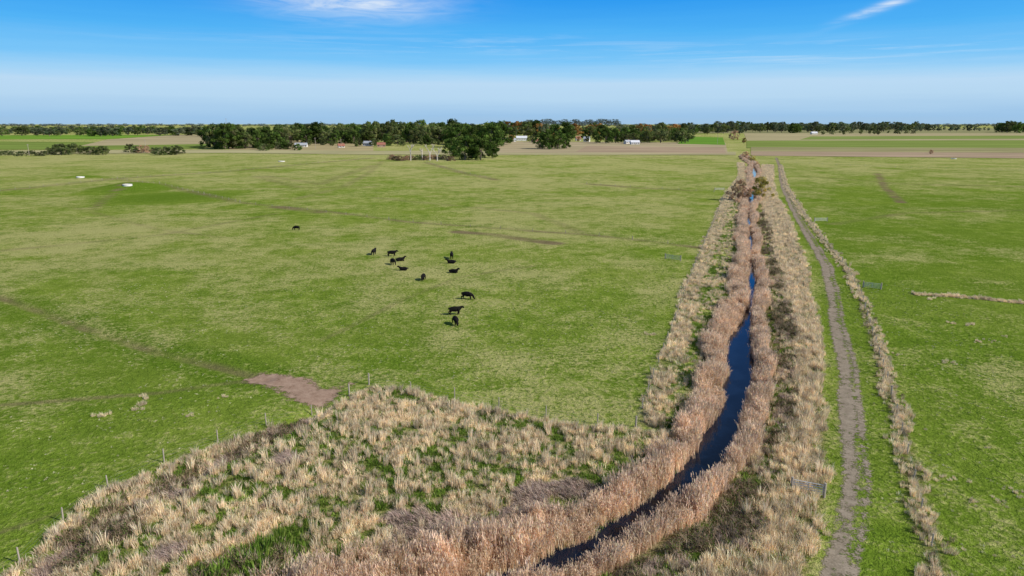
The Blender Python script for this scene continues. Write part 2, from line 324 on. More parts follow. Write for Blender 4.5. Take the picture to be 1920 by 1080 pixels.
# ------------------------------------------------------------------ clump prototypes
def blade(mb,base,ang,h,lean,w,col,curve=.5,mat=0):
    ca,sa=math.cos(ang),math.sin(ang)
    tw=random.uniform(0,math.pi); px,py=math.cos(tw)*w/2,math.sin(tw)*w/2
    x,y,z=base; m=(x+ca*lean*.35,y+sa*lean*.35,z+h*.6); tp=(x+ca*lean,y+sa*lean,z+h*(1-curve*.15))
    mb.add([(x-px,y-py,z),(x+px,y+py,z),(m[0]+px*.8,m[1]+py*.8,m[2]),(m[0]-px*.8,m[1]-py*.8,m[2]),tp],[(0,1,2,3),(3,2,4)],mat,col)
def jit(c,s): 
    k=random.uniform(1-s,1+s); return tuple(min(.9,max(.005,v*k*random.uniform(.93,1.07))) for v in c)
m_straw=mat_veg('straw_grass_blades',trans=.35,spread=.3); m_reed=mat_veg('reed_stems',trans=.38,spread=.3); m_green=mat_veg('green_grass_blades',trans=.4); m_scrub=mat_veg('bramble_twigs',trans=.25)
def clump_straw(n,h,r,cols,w=.035,leanf=.5,wind=(0,0)):
    mb=MB()
    for i in range(n):
        a=random.uniform(0,6.283); rr=r*math.sqrt(random.random())
        hh=h*random.uniform(.55,1.1)*(1-.25*rr/r); c=jit(random.choice(cols),.2)
        b=(rr*math.cos(a),rr*math.sin(a),-.05); la=a+random.uniform(-.8,.8)
        ln=hh*leanf*random.uniform(.1,1); u=math.sin(la)*ln+wind[1]*hh; v=math.cos(la)*ln+wind[0]*hh
        blade(mb,b,math.atan2(u,v),hh,math.hypot(u,v),w*random.uniform(.6,1.3),c)
    return mb
STR=[(.82,.66,.43),(.88,.76,.54),(.72,.57,.37),(.80,.63,.45)]
REE=[(.82,.61,.42),(.74,.55,.37),(.88,.70,.50),(.62,.45,.30)]
GRN=[(.17,.28,.04),(.13,.22,.03),(.27,.36,.08)]
def straw_proto(i):
    if i==5: return clump_straw(42,1.5,.24,STR,.04,.3)
    if i==4: return clump_straw(55,.8,.5,STR[:3]+GRN,.045,.8)
    return clump_straw(54,random.uniform(.8,1.2),.38,STR,.043,.55)
c_straw=proto_collection('straw_tuft',[straw_proto(i).mesh('straw_tuft',[m_straw]) for i in range(6)])
def reed(n):
    mb=MB()
    for i in range(n):
        a=random.uniform(0,6.283); rr=.5*math.sqrt(random.random()); hh=random.uniform(1.3,2.1); c=jit(random.choice(REE),.18)
        x,y=rr*math.cos(a),rr*math.sin(a); la=random.gauss(2.6,1.0); ln=hh*random.uniform(.03,.2)
        blade(mb,(x,y,-.1),la,hh,ln,.05,c,.1)
        zz=hh*random.uniform(.35,.8); l2=random.uniform(0,6.28); blade(mb,(x+math.cos(la)*ln*zz/hh*.7,y+math.sin(la)*ln*zz/hh*.7,zz),l2,.25,.3,.04,jit(c,.15),.9)
        tx_,ty_=x+math.cos(la)*ln*.85,y+math.sin(la)*ln*.85
        blade(mb,(tx_,ty_,hh*.86),la,.3,.12,.07,jit((.72,.56,.41),.2),.6)
    return mb
c_reed=proto_collection('reed_clump',[reed(24).mesh('reed_clump',[m_reed]) for i in range(4)])
c_green=proto_collection('green_tuft',[clump_straw(40,random.uniform(.3,.45),.4,GRN,.06,.8).mesh('green_tuft',[m_green]) for i in range(3)])
def scrub(n,h,r,cols,leaf=None):
    mb=MB()
    for i in range(n):
        a=random.uniform(0,6.283); e=random.uniform(.1,1.3); L=random.uniform(.4,1)*h
        x,y=random.gauss(0,r*.35),random.gauss(0,r*.35); z=random.uniform(0,h*.4)
        blade(mb,(x,y,z),a,L*math.sin(e),L*math.cos(e),.04,jit(random.choice(cols),.3),.8)
    if leaf:
        for i in range(int(n*1.3)):
            x,y=random.gauss(0,r*.45),random.gauss(0,r*.45); z=random.uniform(.05,h*.75)
            v=[Vector((random.uniform(-1,1),random.uniform(-1,1),random.uniform(-1,1))).normalized()*.08 for k in range(3)]
            mb.add([Vector((x,y,z))+q for q in v],[(0,1,2)],0,jit(random.choice(leaf),.3))
    return mb
c_scrub=proto_collection('bramble',[scrub(55,.9,.6,[(.22,.16,.10),(.32,.24,.16),(.42,.33,.23)],[(.09,.16,.03),(.13,.17,.05),(.15,.11,.06)]).mesh('bramble',[m_scrub]) for i in range(3)])
c_grey=proto_collection('dead_thicket',[clump_straw(75,.9,.55,[(.45,.355,.29),(.55,.44,.37),(.36,.28,.22)],.04,.45,(-.7+.15*i,-.2)).mesh('dead_thicket',[m_scrub]) for i in range(3)])
# ------------------------------------------------------------------ scatters
ACC={k:[] for k in('straw','reed','green','scrub','grey')}
def put(kind,X,Y,s,sz=None,tilt=.12,wind=None,fixed=None):
    n=len(X)
    if n==0:return
    Z=height(X,Y); sc=s*rng.uniform(.65,1.3,n); szz=sc*(1 if sz is None else sz)*rng.uniform(.75,1.25,n)
    rot=np.c_[rng.normal(0,tilt,n),rng.normal(0,tilt,n),rng.uniform(0,6.283,n) if wind is None else rng.normal(wind,.6,n)]
    ACC[kind].append((np.c_[X,Y,Z],rot,np.c_[sc,sc,szz],np.full(n,-1 if fixed is None else fixed)))
def rnd(x0,x1,y0,y1,dens):
    n=int((x1-x0)*(y1-y0)*dens); return rng.uniform(x0,x1,n),rng.uniform(y0,y1,n)
def strip(tab,dens,y0=36,y1=900,j=.3):
    a=max(y0,tab[0][0]);b=min(y1,tab[0][-1]); Yg=np.arange(a,b,.5)
    w=np.interp(Yg,tab[0],tab[2])-np.interp(Yg,tab[0],tab[1]); dd=np.where(Yg>170,.6,1.0); cnt=rng.poisson(np.maximum(0,w)*.5*dens*dd)
    Y=np.repeat(Yg,cnt)+rng.uniform(0,.5,cnt.sum()); xl=np.interp(Y,tab[0],tab[1]);xr=np.interp(Y,tab[0],tab[2])
    X=xl+(xr-xl)*rng.random(len(Y)); X=X+rng.normal(0,j,len(X))+(vnoise(Y,Y*0,3,97)-.5)*1.4; return X,Y
S2=rng.uniform(0,seg[-1],43000); cxx=np.interp(S2,seg,cpts[:,0]); cyy=np.interp(S2,seg,cpts[:,1]); wl=np.interp(S2,seg,cw)
tx_=np.interp(S2,S,nx_);ty_=np.interp(S2,S,ny_); side=np.where(rng.random(len(S2))<.55,-1,1)
wr=np.where(side<0,3.3,2.0)*(.3+1.3*vnoise(S2,side*50+100,4,51))
off=side*(wl-.1+(vnoise(S2,side*30+60,2.5,55)-.6)*.8+wr*rng.random(len(S2))**.9)
X=cxx+tx_*off;Y=cyy+ty_*off; dd,hh_=canal_dist(X,Y); ok=(np.abs(dd)>hh_-.45)&(Y>30)&(Y<800)&(np.abs(X)<290)
keep=rng.random(len(X))<np.where(Y<160,1.0,.5)*np.where(vnoise(X,Y,1.8,57)<.25,.3,1); ok&=keep
X,Y=X[ok],Y[ok]; hv=.42+.88*vnoise(X,Y,3.0,52)
for lo,hi_ in((0,.7),(.7,.85),(.85,1.0),(1.0,2)):
    m=(hv>=lo)&(hv<hi_); put('reed',X[m],Y[m],.95,float(np.mean(hv[m])) if m.any() else 1,.11)
X,Y=strip(R_STRAW,4.6,y1=720); k=rng.random(len(X))<.25+1.1*vnoise(X,Y,2.5,61); put('straw',X[k],Y[k],1.0,1.1)
X,Y=strip(R_SCRUB,2.4,y1=330); k=fbm(X,Y,4,62)<.48; put('scrub',X[k],Y[k],1.0); put('straw',X[~k][::2],Y[~k][::2],.9); 
X,Y=strip(R_SCRUB,1.6,y1=330); put('green',X,Y,1.2)
X,Y=strip(R_SCRUB,1.5,y1=330); k=fbm(X,Y,3,63)>.48; put('grey',X[k],Y[k],.8)
X,Y=strip(L_STRAW,4.2,y1=720); k=rng.random(len(X))<.1+1.1*vnoise(X,Y,2.5,64); put('straw',X[k],Y[k],.9)
X,Y=strip(L_BANK,2.4,y1=330); k=rng.random(len(X))<1.1*vnoise(X,Y,3,65)-.1; put('straw',X[k],Y[k],.8); put('green',X[~k],Y[~k],1.1)
X,Y=strip(R_FENCE,5.4,y1=720,j=.4); k=rng.random(len(X))<.12+1.1*vnoise(X,Y,3.5,66); put('straw',X[k],Y[k],.75); put('scrub',X[~k][::6],Y[~k][::6],.6)
X,Y=strip(TRACK,1.0,y1=150,j=2.0); put('green',X,Y,.5,.7)
tt=rng.random(420)**1; hx=np.interp(tt,[0,.35,.75,1],[p[0] for p in HEDGE]);hy=np.interp(tt,[0,.35,.75,1],[p[1] for p in HEDGE])+rng.normal(0,.5,420); put('straw',hx,hy,.65)
# foreground rank grass
X,Y=rnd(-75,30,33,90,4.6); m=inpoly(FG,X,Y); X,Y=X[m],Y[m]; d1=line_dist(DITCH,X,Y); v=fbm(X,Y,2.4,71); v2=fbm(X,Y,11,73)
gx,gy=G(870,825); hole=np.exp(-((X-gx)/3.0)**2-((Y-gy)/2.0)**2)
tk1=[G(780,985),G(860,1010),G(940,995),G(1010,975)]; tk2=[G(1000,930),G(1090,910)]; d2=np.minimum(line_dist(tk1,X,Y),line_dist(tk2,X,Y)+.8)
def near(px,py,r): 
    a=G(px,py); return np.hypot(X-a[0],Y-a[1])<r
grey=((d2<1.2+2.6*v)&(rng.random(len(X))<.85))|((d1<1.1)&(v>.5))|near(318,1045,1.2)|near(540,865,1.2)|near(345,930,.9)
scr=((d1<1.6)&(v<=.5))|near(330,905,1.8)|near(230,1000,1.7)|near(140,1050,1.4)
pstraw=np.clip(.32+2.2*(v-.42)+.8*(v2-.5),.06,.9)*(1-.7*hole)
edge=line_dist(FG[1:15],X,Y)<1.3; pstraw=np.where(edge,.75,pstraw)
u=rng.random(len(X)); st=(~grey)&(~scr)&(u<pstraw)
put('straw',X[st],Y[st],.88,.95); put('grey',X[grey],Y[grey],1.0,.9,wind=0.0); put('scrub',X[scr],Y[scr],1.0)
gr=(~grey)&(~scr)&(u>=pstraw)&(rng.random(len(X))<.6); put('green',X[gr],Y[gr],1.1,1.1)
X,Y=rnd(-75,30,33,90,.4); m=inpoly(FG,X,Y)&(np.minimum(line_dist(tk1,X,Y),line_dist(tk2,X,Y))>2.5); put('straw',X[m],Y[m],1.05,.95,fixed=5)
for px,py,r in[(480,1060,1.6),(520,1040,1.2),(610,1070,1.5),(420,1075,1.3)]:
    x,y=G(px,py); put('scrub',x+rng.normal(0,r,12),y+rng.normal(0,r*.6,12),1.1); put('green',x+rng.normal(0,r,14),y+rng.normal(0,r*.6,14),1.8,2)
X,Y=rnd(-20,12,40,56,3); m=inpoly(FG,X,Y)&(np.abs(canal_dist(X,Y)[0])<7); put('reed',X[m],Y[m],.75)
# pasture tufts
X,Y=rnd(-90,90,40,170,.8); fg=inpoly(FG,X,Y); cda=canal_dist(X,Y)[0]
xs_l=np.interp(Y,L_STRAW[0],L_STRAW[1]); tr=(inside(TRACK,X,Y)>.1)
ok=(~fg)&((X<xs_l)|(X>np.interp(Y,R_STRAW[0],R_STRAW[2])))&(~tr)&(line_dist(cpath,X,Y)>3)&(np.abs(cda)>4)&(vnoise(X,Y,4,81)>.4)
put('green',X[ok],Y[ok],.45,.6)
X,Y=rnd(-90,90,40,150,.24); cda=canal_dist(X,Y)[0]; ok=(~inpoly(FG,X,Y))&(np.abs(cda)>14)&(line_dist(cpath,X,Y)>3)&(fbm(X,Y,9,83)>.45)&(inside(TRACK,X,Y)<.1); put('straw',X[ok],Y[ok],.32,.45,fixed=4)
for px,py,s in [(268,765,1.0),(272,750,.8),(188,782,.8),(350,782,.5),(422,747,.5),(1214,626,.8),(1785,605,.8),(1820,607,.9),(1745,560,.8),(1780,680,.7),(1835,640,.6),(1795,900,.6),(1835,945,.5),(1870,940,.5),(1905,925,.5),(1683,665,.5),(1860,640,.5),(1885,630,.5)]:
    x,y=G(px,py); k=7; put('straw',x+rng.normal(0,.45,k),y+rng.normal(0,.45,k),.75*s,.9,fixed=0)
X,Y=rnd(38,60,45,75,.25); ok=(fbm(X,Y,5,85)>.55)&(X>np.interp(Y,R_FENCE[0],R_FENCE[2])+1); put('straw',X[ok],Y[ok],.4,.7)
for kind,coll,nm,np_ in(('straw',c_straw,'tall_dry_grass',6),('reed',c_reed,'canal_reeds',4),('green',c_green,'grass_tufts',3),('scrub',c_scrub,'bramble_scrub',3),('grey',c_grey,'dead_grass_thicket',3)):
    p=np.concatenate([q[0] for q in ACC[kind]]);r=np.concatenate([q[1] for q in ACC[kind]]);s=np.concatenate([q[2] for q in ACC[kind]]);f=np.concatenate([q[3] for q in ACC[kind]])
    ii=rng.integers(0,5 if kind=='straw' else np_,len(p)); ii=np.where(f>=0,f,ii)
    if kind=='straw': ii=np.where((f<0)&(rng.random(len(p))<.10),5,ii)
    instancer(nm,coll,np_,p,r,s,ii)
# ------------------------------------------------------------------ trees
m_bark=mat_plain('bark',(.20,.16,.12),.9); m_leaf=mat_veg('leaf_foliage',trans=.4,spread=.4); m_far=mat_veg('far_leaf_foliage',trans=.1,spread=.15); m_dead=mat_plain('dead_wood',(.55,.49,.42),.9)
PAL={'cyp':[(.085,.14,.03),(.12,.18,.04),(.06,.105,.022)],'euc':[(.15,.185,.06),(.19,.21,.085),(.11,.145,.045)],'mid':[(.15,.185,.10),(.18,.21,.125),(.12,.155,.085)],'aut':[(.38,.19,.06),(.32,.21,.08),(.40,.24,.08)],  # 'mid': eucalypt leaves greyed and lightened, distance haze painted into the colour
     'wil':[(.40,.34,.09),(.48,.41,.13),(.30,.27,.06)],'brn':[(.40,.27,.17),(.32,.21,.13),(.50,.35,.23)],'far':[(.13,.17,.165),(.15,.19,.19)],'shr':[(.12,.16,.055),(.17,.19,.08),(.09,.12,.04)]}  # 'far': blue-grey leaves, atmospheric haze put into the foliage colour
def tree_mesh(kind,seed,leaves=2400,lm=None):
    random.seed(seed); mb=MB(); cl=[]; ls=1.0
    if kind=='cyp':
        for i in range(60):
            z=random.uniform(.08,.95); R=.46*math.sqrt(max(0,1-((z-.38)/.66)**2)) ; a=random.uniform(0,6.28); rr=R*random.uniform(.3,1.0)
            cl.append((rr*math.cos(a),rr*math.sin(a),z,random.uniform(.08,.14)))
        trunk=.6; leaves=3400; ls=1.2
    elif kind in('shr','brn','wil'):
        for i in range(34):
            z=random.uniform(.10,.9); R=.62*math.sqrt(max(0,1-((z-.3)/.7)**2)); a=random.uniform(0,6.28); rr=R*random.uniform(.2,1)
            cl.append((rr*math.cos(a),rr*math.sin(a),z,random.uniform(.09,.16)))
        trunk=.4; ls=1.2
    else:
        for i in range(28):
            z=random.uniform(.30,.93); R=.42*math.sqrt(max(0,1-((z-.58)/.44)**2)); a=random.uniform(0,6.28); rr=R*random.uniform(.25,1)
            cl.append((rr*math.cos(a),rr*math.sin(a),z,random.uniform(.08,.14)))
        trunk=.55; ls=1.15
    lean=(random.uniform(-.03,.03),random.uniform(-.03,.03))
    mb.tube((0,0,-.02),(lean[0],lean[1],trunk*.5),.028,.02,7,0); mb.tube((lean[0],lean[1],trunk*.5),(lean[0]*2,lean[1]*2,trunk),.02,.008,6,0)
    for c in cl[::2]:
        z0=random.uniform(.25,.9)*min(trunk,c[2]); mb.tube((lean[0]*z0/trunk,lean[1]*z0/trunk,z0),c[:3],.010,.003,4,0,cap=False)
    per=leaves//len(cl); pal=PAL[kind]
    for c in cl:
        cc=jit(random.choice(pal),.25)
        for k in range(per):
            q=Vector((random.gauss(0,1),random.gauss(0,1),random.gauss(0,1))).normalized()*c[3]*random.uniform(.55,1.12)
            q.z*=.75; p=Vector(c[:3])+q
            nrm=(q.normalized()+Vector((random.gauss(0,.4),random.gauss(0,.4),random.gauss(0,.4)))).normalized(); u=nrm.orthogonal().normalized(); w=nrm.cross(u)
            s=random.uniform(.012,.023)*ls; mb.add([p-u*s-w*s*.7,p+u*s-w*s*.7,p+u*s*.6+w*s,p-u*s*.6+w*s],[(0,1,2,3)],1,jit(cc,.25))
    return mb.mesh(kind+'_tree',[m_bark,lm or m_leaf])
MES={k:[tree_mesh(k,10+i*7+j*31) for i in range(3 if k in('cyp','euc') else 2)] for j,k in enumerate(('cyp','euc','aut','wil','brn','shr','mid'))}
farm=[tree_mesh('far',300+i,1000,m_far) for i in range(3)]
order=['cyp','euc','aut','brn','shr','mid']; flat=[];start={}
for k in order: start[k]=(len(flat),len(MES[k])); flat+=MES[k]
start['far']=(len(flat),3); flat+=farm
c_tree=proto_collection('tree_kind',flat)
TP=[];TR=[];TS=[];TI=[]
def mass(x0,x1,b0,b1,t0,t1,n,kinds,wf=1.0):
    for i in range(n):
        px=lerp(x0,x1,(i+rng.uniform(0,1))/n); pb=rng.uniform(b0,b1); X,Y=G(px,pb); hh=max(5,hgt(rng.uniform(t0,t1),Y)); k=kinds[rng.integers(len(kinds))]
        s0,c=start[k]; eu=k in('euc','mid'); TP.append((X,Y,-.3-.12*hh if eu else -.3)); TR.append((0,0,rng.uniform(0,6.28))); w=hh*wf*rng.uniform(.8,1.3); TS.append((w,w,hh*(1.12 if eu else 1))); TI.append(s0+rng.integers(c))
mass(392,450,272,280,231,238,10,['cyp','euc']); mass(450,530,270,279,236,250,17,['cyp','euc'])
mass(520,700,262,271,229,246,44,['euc','euc','cyp'])
mass(480,560,279,284,264,272,7,['shr','cyp'],1.2)
mass(560,700,272,276,256,266,9,['shr','euc'])
mass(690,860,258,271,223,244,50,['euc','euc','cyp'])
mass(700,860,270,275,250,262,12,['shr','euc','cyp'])
mass(850,938,268,277,229,237,13,['cyp'],1.1)
mass(930,1010,250,258,225,240,26,['euc','mid','aut','cyp'])
mass(935,1130,262,268,248,257,12,['shr','euc','aut'])
mass(1000,1120,253,260,229,242,30,['euc','mid','aut','cyp'])
mass(1120,1210,254,262,230,243,20,['euc','cyp','aut','mid'])
mass(1168,1292,262,269,237,252,30,['euc','euc','cyp'])
mass(1200,1300,250,256,228,238,16,['mid','euc','aut'])
mass(1285,1400,245,253,226,238,32,['euc','mid','cyp'])
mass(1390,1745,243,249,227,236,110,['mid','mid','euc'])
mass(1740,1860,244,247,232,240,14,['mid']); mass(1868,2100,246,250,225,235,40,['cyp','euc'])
mass(1484,1500,248,250,230,233,3,['cyp']); mass(1540,1720,250,254,240,246,14,['euc','shr'])
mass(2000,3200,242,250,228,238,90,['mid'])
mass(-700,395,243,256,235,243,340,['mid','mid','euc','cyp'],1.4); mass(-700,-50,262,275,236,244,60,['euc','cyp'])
mass(330,400,246,251,239,242,12,['euc'])
mass(95,205,285,291,266,276,14,['shr','euc'],1.3); mass(288,340,288,291,268,276,6,['shr'],1.1); mass(240,280,285,287,268,274,4,['brn','shr'],1.2); mass(-60,90,289,293,281,285,18,['shr'],1.5)
mass(730,850,298,302,290,296,18,['shr','brn'],1.4)
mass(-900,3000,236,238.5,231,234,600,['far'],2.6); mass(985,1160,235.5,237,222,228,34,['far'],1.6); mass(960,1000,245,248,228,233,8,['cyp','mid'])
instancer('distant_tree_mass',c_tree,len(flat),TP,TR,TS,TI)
def tree(name,kind,px,pb,pt,wf=1.0):
    X,Y=G(px,pb); hh=hgt(pt,Y); me=random.choice(MES[kind]); return obj(name,me,(X,Y,float(height(X,Y))-.2),random.uniform(0,6),(hh*wf,hh*wf,hh))
random.seed(5)
for px,pb,pt,w in[(848,297,258,1.0),(872,300,254,1.15),(901,300,256,1.1),(923,296,264,1.0),(1014,279,247,.95),(1030,280,242,.95),(1046,280,245,.95),(1060,279,250,.85),(1118,268,246,.8),(1136,269,239,1.0),(1154,268,241,1.0)]: tree('cypress_tree','cyp',px,pb,pt,w)
tree('bare_shrub','brn',1384,376,334,.8); tree('willow_tree','wil',1427,372,327,.85); tree('bare_shrub','brn',1405,368,345,.8); tree('bare_shrub','brn',1396,298,282,1.1); tree('willow_tree','wil',1410,303,288,.9); tree('autumn_tree','brn',1376,263,243,.75); tree('autumn_tree','aut',1395,270,258,.9)
tree('bare_shrub','brn',1745,289,280,.9); tree('bare_shrub','brn',1420,312,301,.9)
def dead(seed):
    random.seed(seed); mb=MB()
    def br(p,d,L,r,k):
        q=p+d*L; mb.tube(p,q,r,r*.65,5,0,cap=False)
        if k==0:return
        for i in range(random.choice((2,3))):
            nd=(d+Vector((random.uniform(-.8,.8),random.uniform(-.8,.8),random.uniform(-.1,.5)))).normalized(); br(q,nd,L*random.uniform(.6,.85),r*.65,k-1)
    br(Vector((0,0,0)),Vector((.05,0,1)),.3,.04,4); return mb.mesh('dead_tree',[m_dead])
for i,(px,pb,pt) in enumerate([(770,301,264),(806,301,262),(820,302,272),(792,300,274)]):
    X,Y=G(px,pb); hh=hgt(pt,Y); obj('dead_tree',dead(i+3),(X,Y,0),i,(hh,)*3)
# ------------------------------------------------------------------ buildings
m_white=mat_plain('white_weatherboard',(.66,.64,.60)); m_brick=mat_plain('brick_wall',(.38,.25,.18)); m_roofg=mat_plain('grey_iron_roof',(.38,.40,.43),.5); m_roofr=mat_plain('red_tile_roof',(.30,.12,.08)); m_glass=mat_plain('window_glass',(.03,.04,.05),.1); m_wood=mat_plain('weathered_wood',(.38,.33,.27),.9); m_roofw=mat_plain('white_iron_roof',(.66,.67,.70),.5)
def house(name,px,py,w,d,h,rh,mw,mr,rot=0):
    X,Y=G(px,py); e=obj(name,None,(X,Y,0),rot)
    mb=MB(); mb.box((0,0,h/2),(w,d,h)); mb.add([(-w/2,-d/2,h),(-w/2,d/2,h),(-w/2,0,h+rh),(w/2,-d/2,h),(w/2,d/2,h),(w/2,0,h+rh)],[(0,2,1),(3,4,5)]); obj('walls',mb.mesh('walls',[mw]),parent=e)
    mb=MB(); o=.6
    for s in(-1,1): 
        y1=s*(d/2+o); z1=h-rh*o/(d/2)+.05; mb.add([(-w/2-o,y1,z1),(w/2+o,y1,z1),(w/2+o,0,h+rh+.05),(-w/2-o,0,h+rh+.05),(-w/2-o,y1,z1+.18),(w/2+o,y1,z1+.18),(w/2+o,0,h+rh+.23),(-w/2-o,0,h+rh+.23)],[(0,1,2,3),(4,5,6,7),(0,1,5,4),(0,3,7,4),(1,2,6,5)])
    obj('roof',mb.mesh('roof',[mr]),parent=e)
    mb=MB()
    for i in range(max(2,int(w/3.5))):
        x=-w/2+(i+.5)*w/max(2,int(w/3.5))
        if abs(x)>1.0: mb.box((x,-d/2-.03,h*.55),(1.4,.08,1.3)); mb.box((x,d/2+.03,h*.55),(1.4,.08,1.3))
    obj('windows',mb.mesh('windows',[m_glass]),parent=e)
    mb=MB(); mb.box((0,-d/2-.04,1.05),(1.0,.1,2.1)); obj('door',mb.mesh('door',[m_wood]),parent=e)
    mb=MB(); mb.box((w*.25,0,h+rh+.6),(.9,.9,1.8)); obj('chimney',mb.mesh('chimney',[m_brick]),parent=e)
house('farmhouse',565,276,18,9,3.5,3,m_white,m_roofg,.1); house('farmhouse',690,274,14,9,5,3,m_white,m_roofg,-.2); house('farm_shed',715,276,12,8,4,3,m_brick,m_roofr,.2)
house('farm_shed',978,264,22,12,6,4,m_white,m_roofw,.05); house('farm_shed',960,266,14,10,4,3,m_white,m_roofg,.25); house('farmhouse',945,266,12,9,4,3,m_white,m_roofg,.3); house('farmhouse',1100,266,12,9,6,4,m_white,m_roofg,-.3); house('farmhouse',1190,271,15,9,4,3.2,m_white,m_roofw,.1); house('farmhouse',1176,270,10,8,4,3,m_white,m_roofg,.5)
house('farmhouse',640,277,9,7,3,3,m_white,m_roofr,.4); house('farm_shed',1526,252,20,12,5,4,m_white,m_roofw,.1); house('farmhouse',1084,264,10,8,5,4,m_white,m_roofr,.2); house('farmhouse',1003,267,12,8,4,3,m_brick,m_roofr,.2)
def pole(px,pb,pt):
    X,Y=G(px,pb); hh=hgt(pt,Y); mb=MB(); mb.tube((0,0,-.3),(0,0,hh),.3,.2,7); mb.box((0,0,hh-.9),(3,.2,.25)); 
    for x in(-1.2,0,1.2): mb.tube((x,0,hh-.77),(x,0,hh-.4),.1,.07,5)
    obj('utility_pole',mb.mesh('utility_pole',[m_wood]),(X,Y,0))
for a in[(55,292,270),(592,280,258),(640,279,260),(428,270,222),(274,283,262),(1345,270,252)]: pole(*a)
# ------------------------------------------------------------------ fences and gates
m_wire=mat_plain('fence_wire',(.35,.35,.36),.5,.6)
def fence(path,sp=5,hp=1.25,r=.075,name='post_and_wire_fence'):
    pts=np.array(path); s=np.r_[0,np.cumsum(np.hypot(*np.diff(pts,axis=0).T))]; k=np.arange(0,s[-1],sp); X=np.interp(k,s,pts[:,0]);Y=np.interp(k,s,pts[:,1]);Z=height(X,Y)
    mb=MB(); prev=None
    for i,(x,y,z) in enumerate(zip(X,Y,Z)):
        big=(i%8==0); rr=r*(1.6 if big else 1); lx,ly=random.uniform(-.05,.05),random.uniform(-.05,.05)
        mb.tube((x,y,z-.3),(x+lx,y+ly,z+hp*(1.12 if big else random.uniform(.9,1.05))),rr,rr*.85,6,0)
        if prev:
            for h in(.3,.65,1.0): mb.tube((prev[0],prev[1],prev[2]+h),(x,y,z+h),.006,.006,3,1,cap=False)
        prev=(x,y,z)
    obj(name,mb.mesh(name,[m_wood,m_wire]))
Gp=lambda L:[G(a,b) for a,b in L]
fence(Gp([(-100,1150),(25,1070),(165,935),(300,872),(470,808),(560,778),(640,752),(692,722)]),6,1.5)
fence(Gp([(692,722),(850,746),(960,768),(1080,790),(1192,800)]),6.5,1.5)
fence(Gp([(1192,800),(1222,712),(1262,610),(1300,505),(1343,405),(1356,370)]),6)
fence(Gp([(1790,1200),(1757,1060),(1725,950),(1700,850),(1682,780),(1659,700),(1628,600),(1614,550),(1585,500),(1545,450),(1505,400),(1474,350),(1463,310)]),6)
fence(Gp([(0,358),(110,347),(220,335),(420,322),(700,296)]),9); fence(Gp([(220,335),(330,352),(450,380)]),9); fence(Gp([(450,380),(760,415),(1100,440),(1340,468)]),12,1.0)
fence(Gp([(-200,293),(430,289),(700,292),(1380,293)]),10); fence(Gp([(1100,345),(1356,362)]),10); fence(Gp([(1470,305),(1700,315),(2000,322)]),12); fence(Gp([(800,305),(870,325),(930,337)]),10)
m_gal=mat_plain('galvanised_pipe',(.62,.61,.58),.5,.1)
def gate(px0,px1,py,py1=None):
    a=G(px0,py);b=G(px1,py1 or py); z=float(height(*a)); L=math.hypot(b[0]-a[0],b[1]-a[1]); mb=MB()
    for x in(0,L): mb.tube((x,0,-.3),(x,0,1.5),.13,.12,8,0)
    for h in(.25,.5,.75,1.0,1.25): mb.tube((.15,0,h),(L-.15,0,h),.04,.04,5,1)
    for x in(.15,L/2,L-.15): mb.tube((x,0,.25),(x,0,1.25),.04,.04,5,1)
    mb.tube((.15,0,.25),(L/2,0,1.25),.03,.03,5,1); obj('farm_gate',mb.mesh('farm_gate',[m_wood,m_gal]),(a[0],a[1],z),math.atan2(b[1]-a[1],b[0]-a[0]))
gate(1618,1652,538,542); gate(1527,1551,415,415); gate(1247,1276,486,490); gate(1484,1545,920,932); gate(1340,1358,357)
m_conc=mat_plain('concrete',(.68,.66,.62)); 
def trough(px,py,r):
    X,Y=G(px,py); z=float(height(X,Y)); mb=MB(); n=20
    for r0,r1,z0,z1 in((r,r,-.3,.7),(r*.88,r*.88,.7,.35)): 
        mb.tube((0,0,z0),(0,0,z1),r0,r1,n,0,cap=False)
    ring=[(rr*math.cos(2*math.pi*i/n),rr*math.sin(2*math.pi*i/n),.7) for rr in(r,r*.88) for i in range(n)]; mb.add(ring,[(i,(i+1)%n,n+(i+1)%n,n+i) for i in range(n)])
    mb.add([(r*.88*math.cos(2*math.pi*i/n),r*.88*math.sin(2*math.pi*i/n),.5) for i in range(n)],[tuple(range(n))],0)
    obj('concrete_water_trough',mb.mesh('trough',[m_conc]),(X,Y,z))
trough(240,356,2.4); trough(151,335,2.4); trough(528,303,3.0); trough(1788,298,2.5)
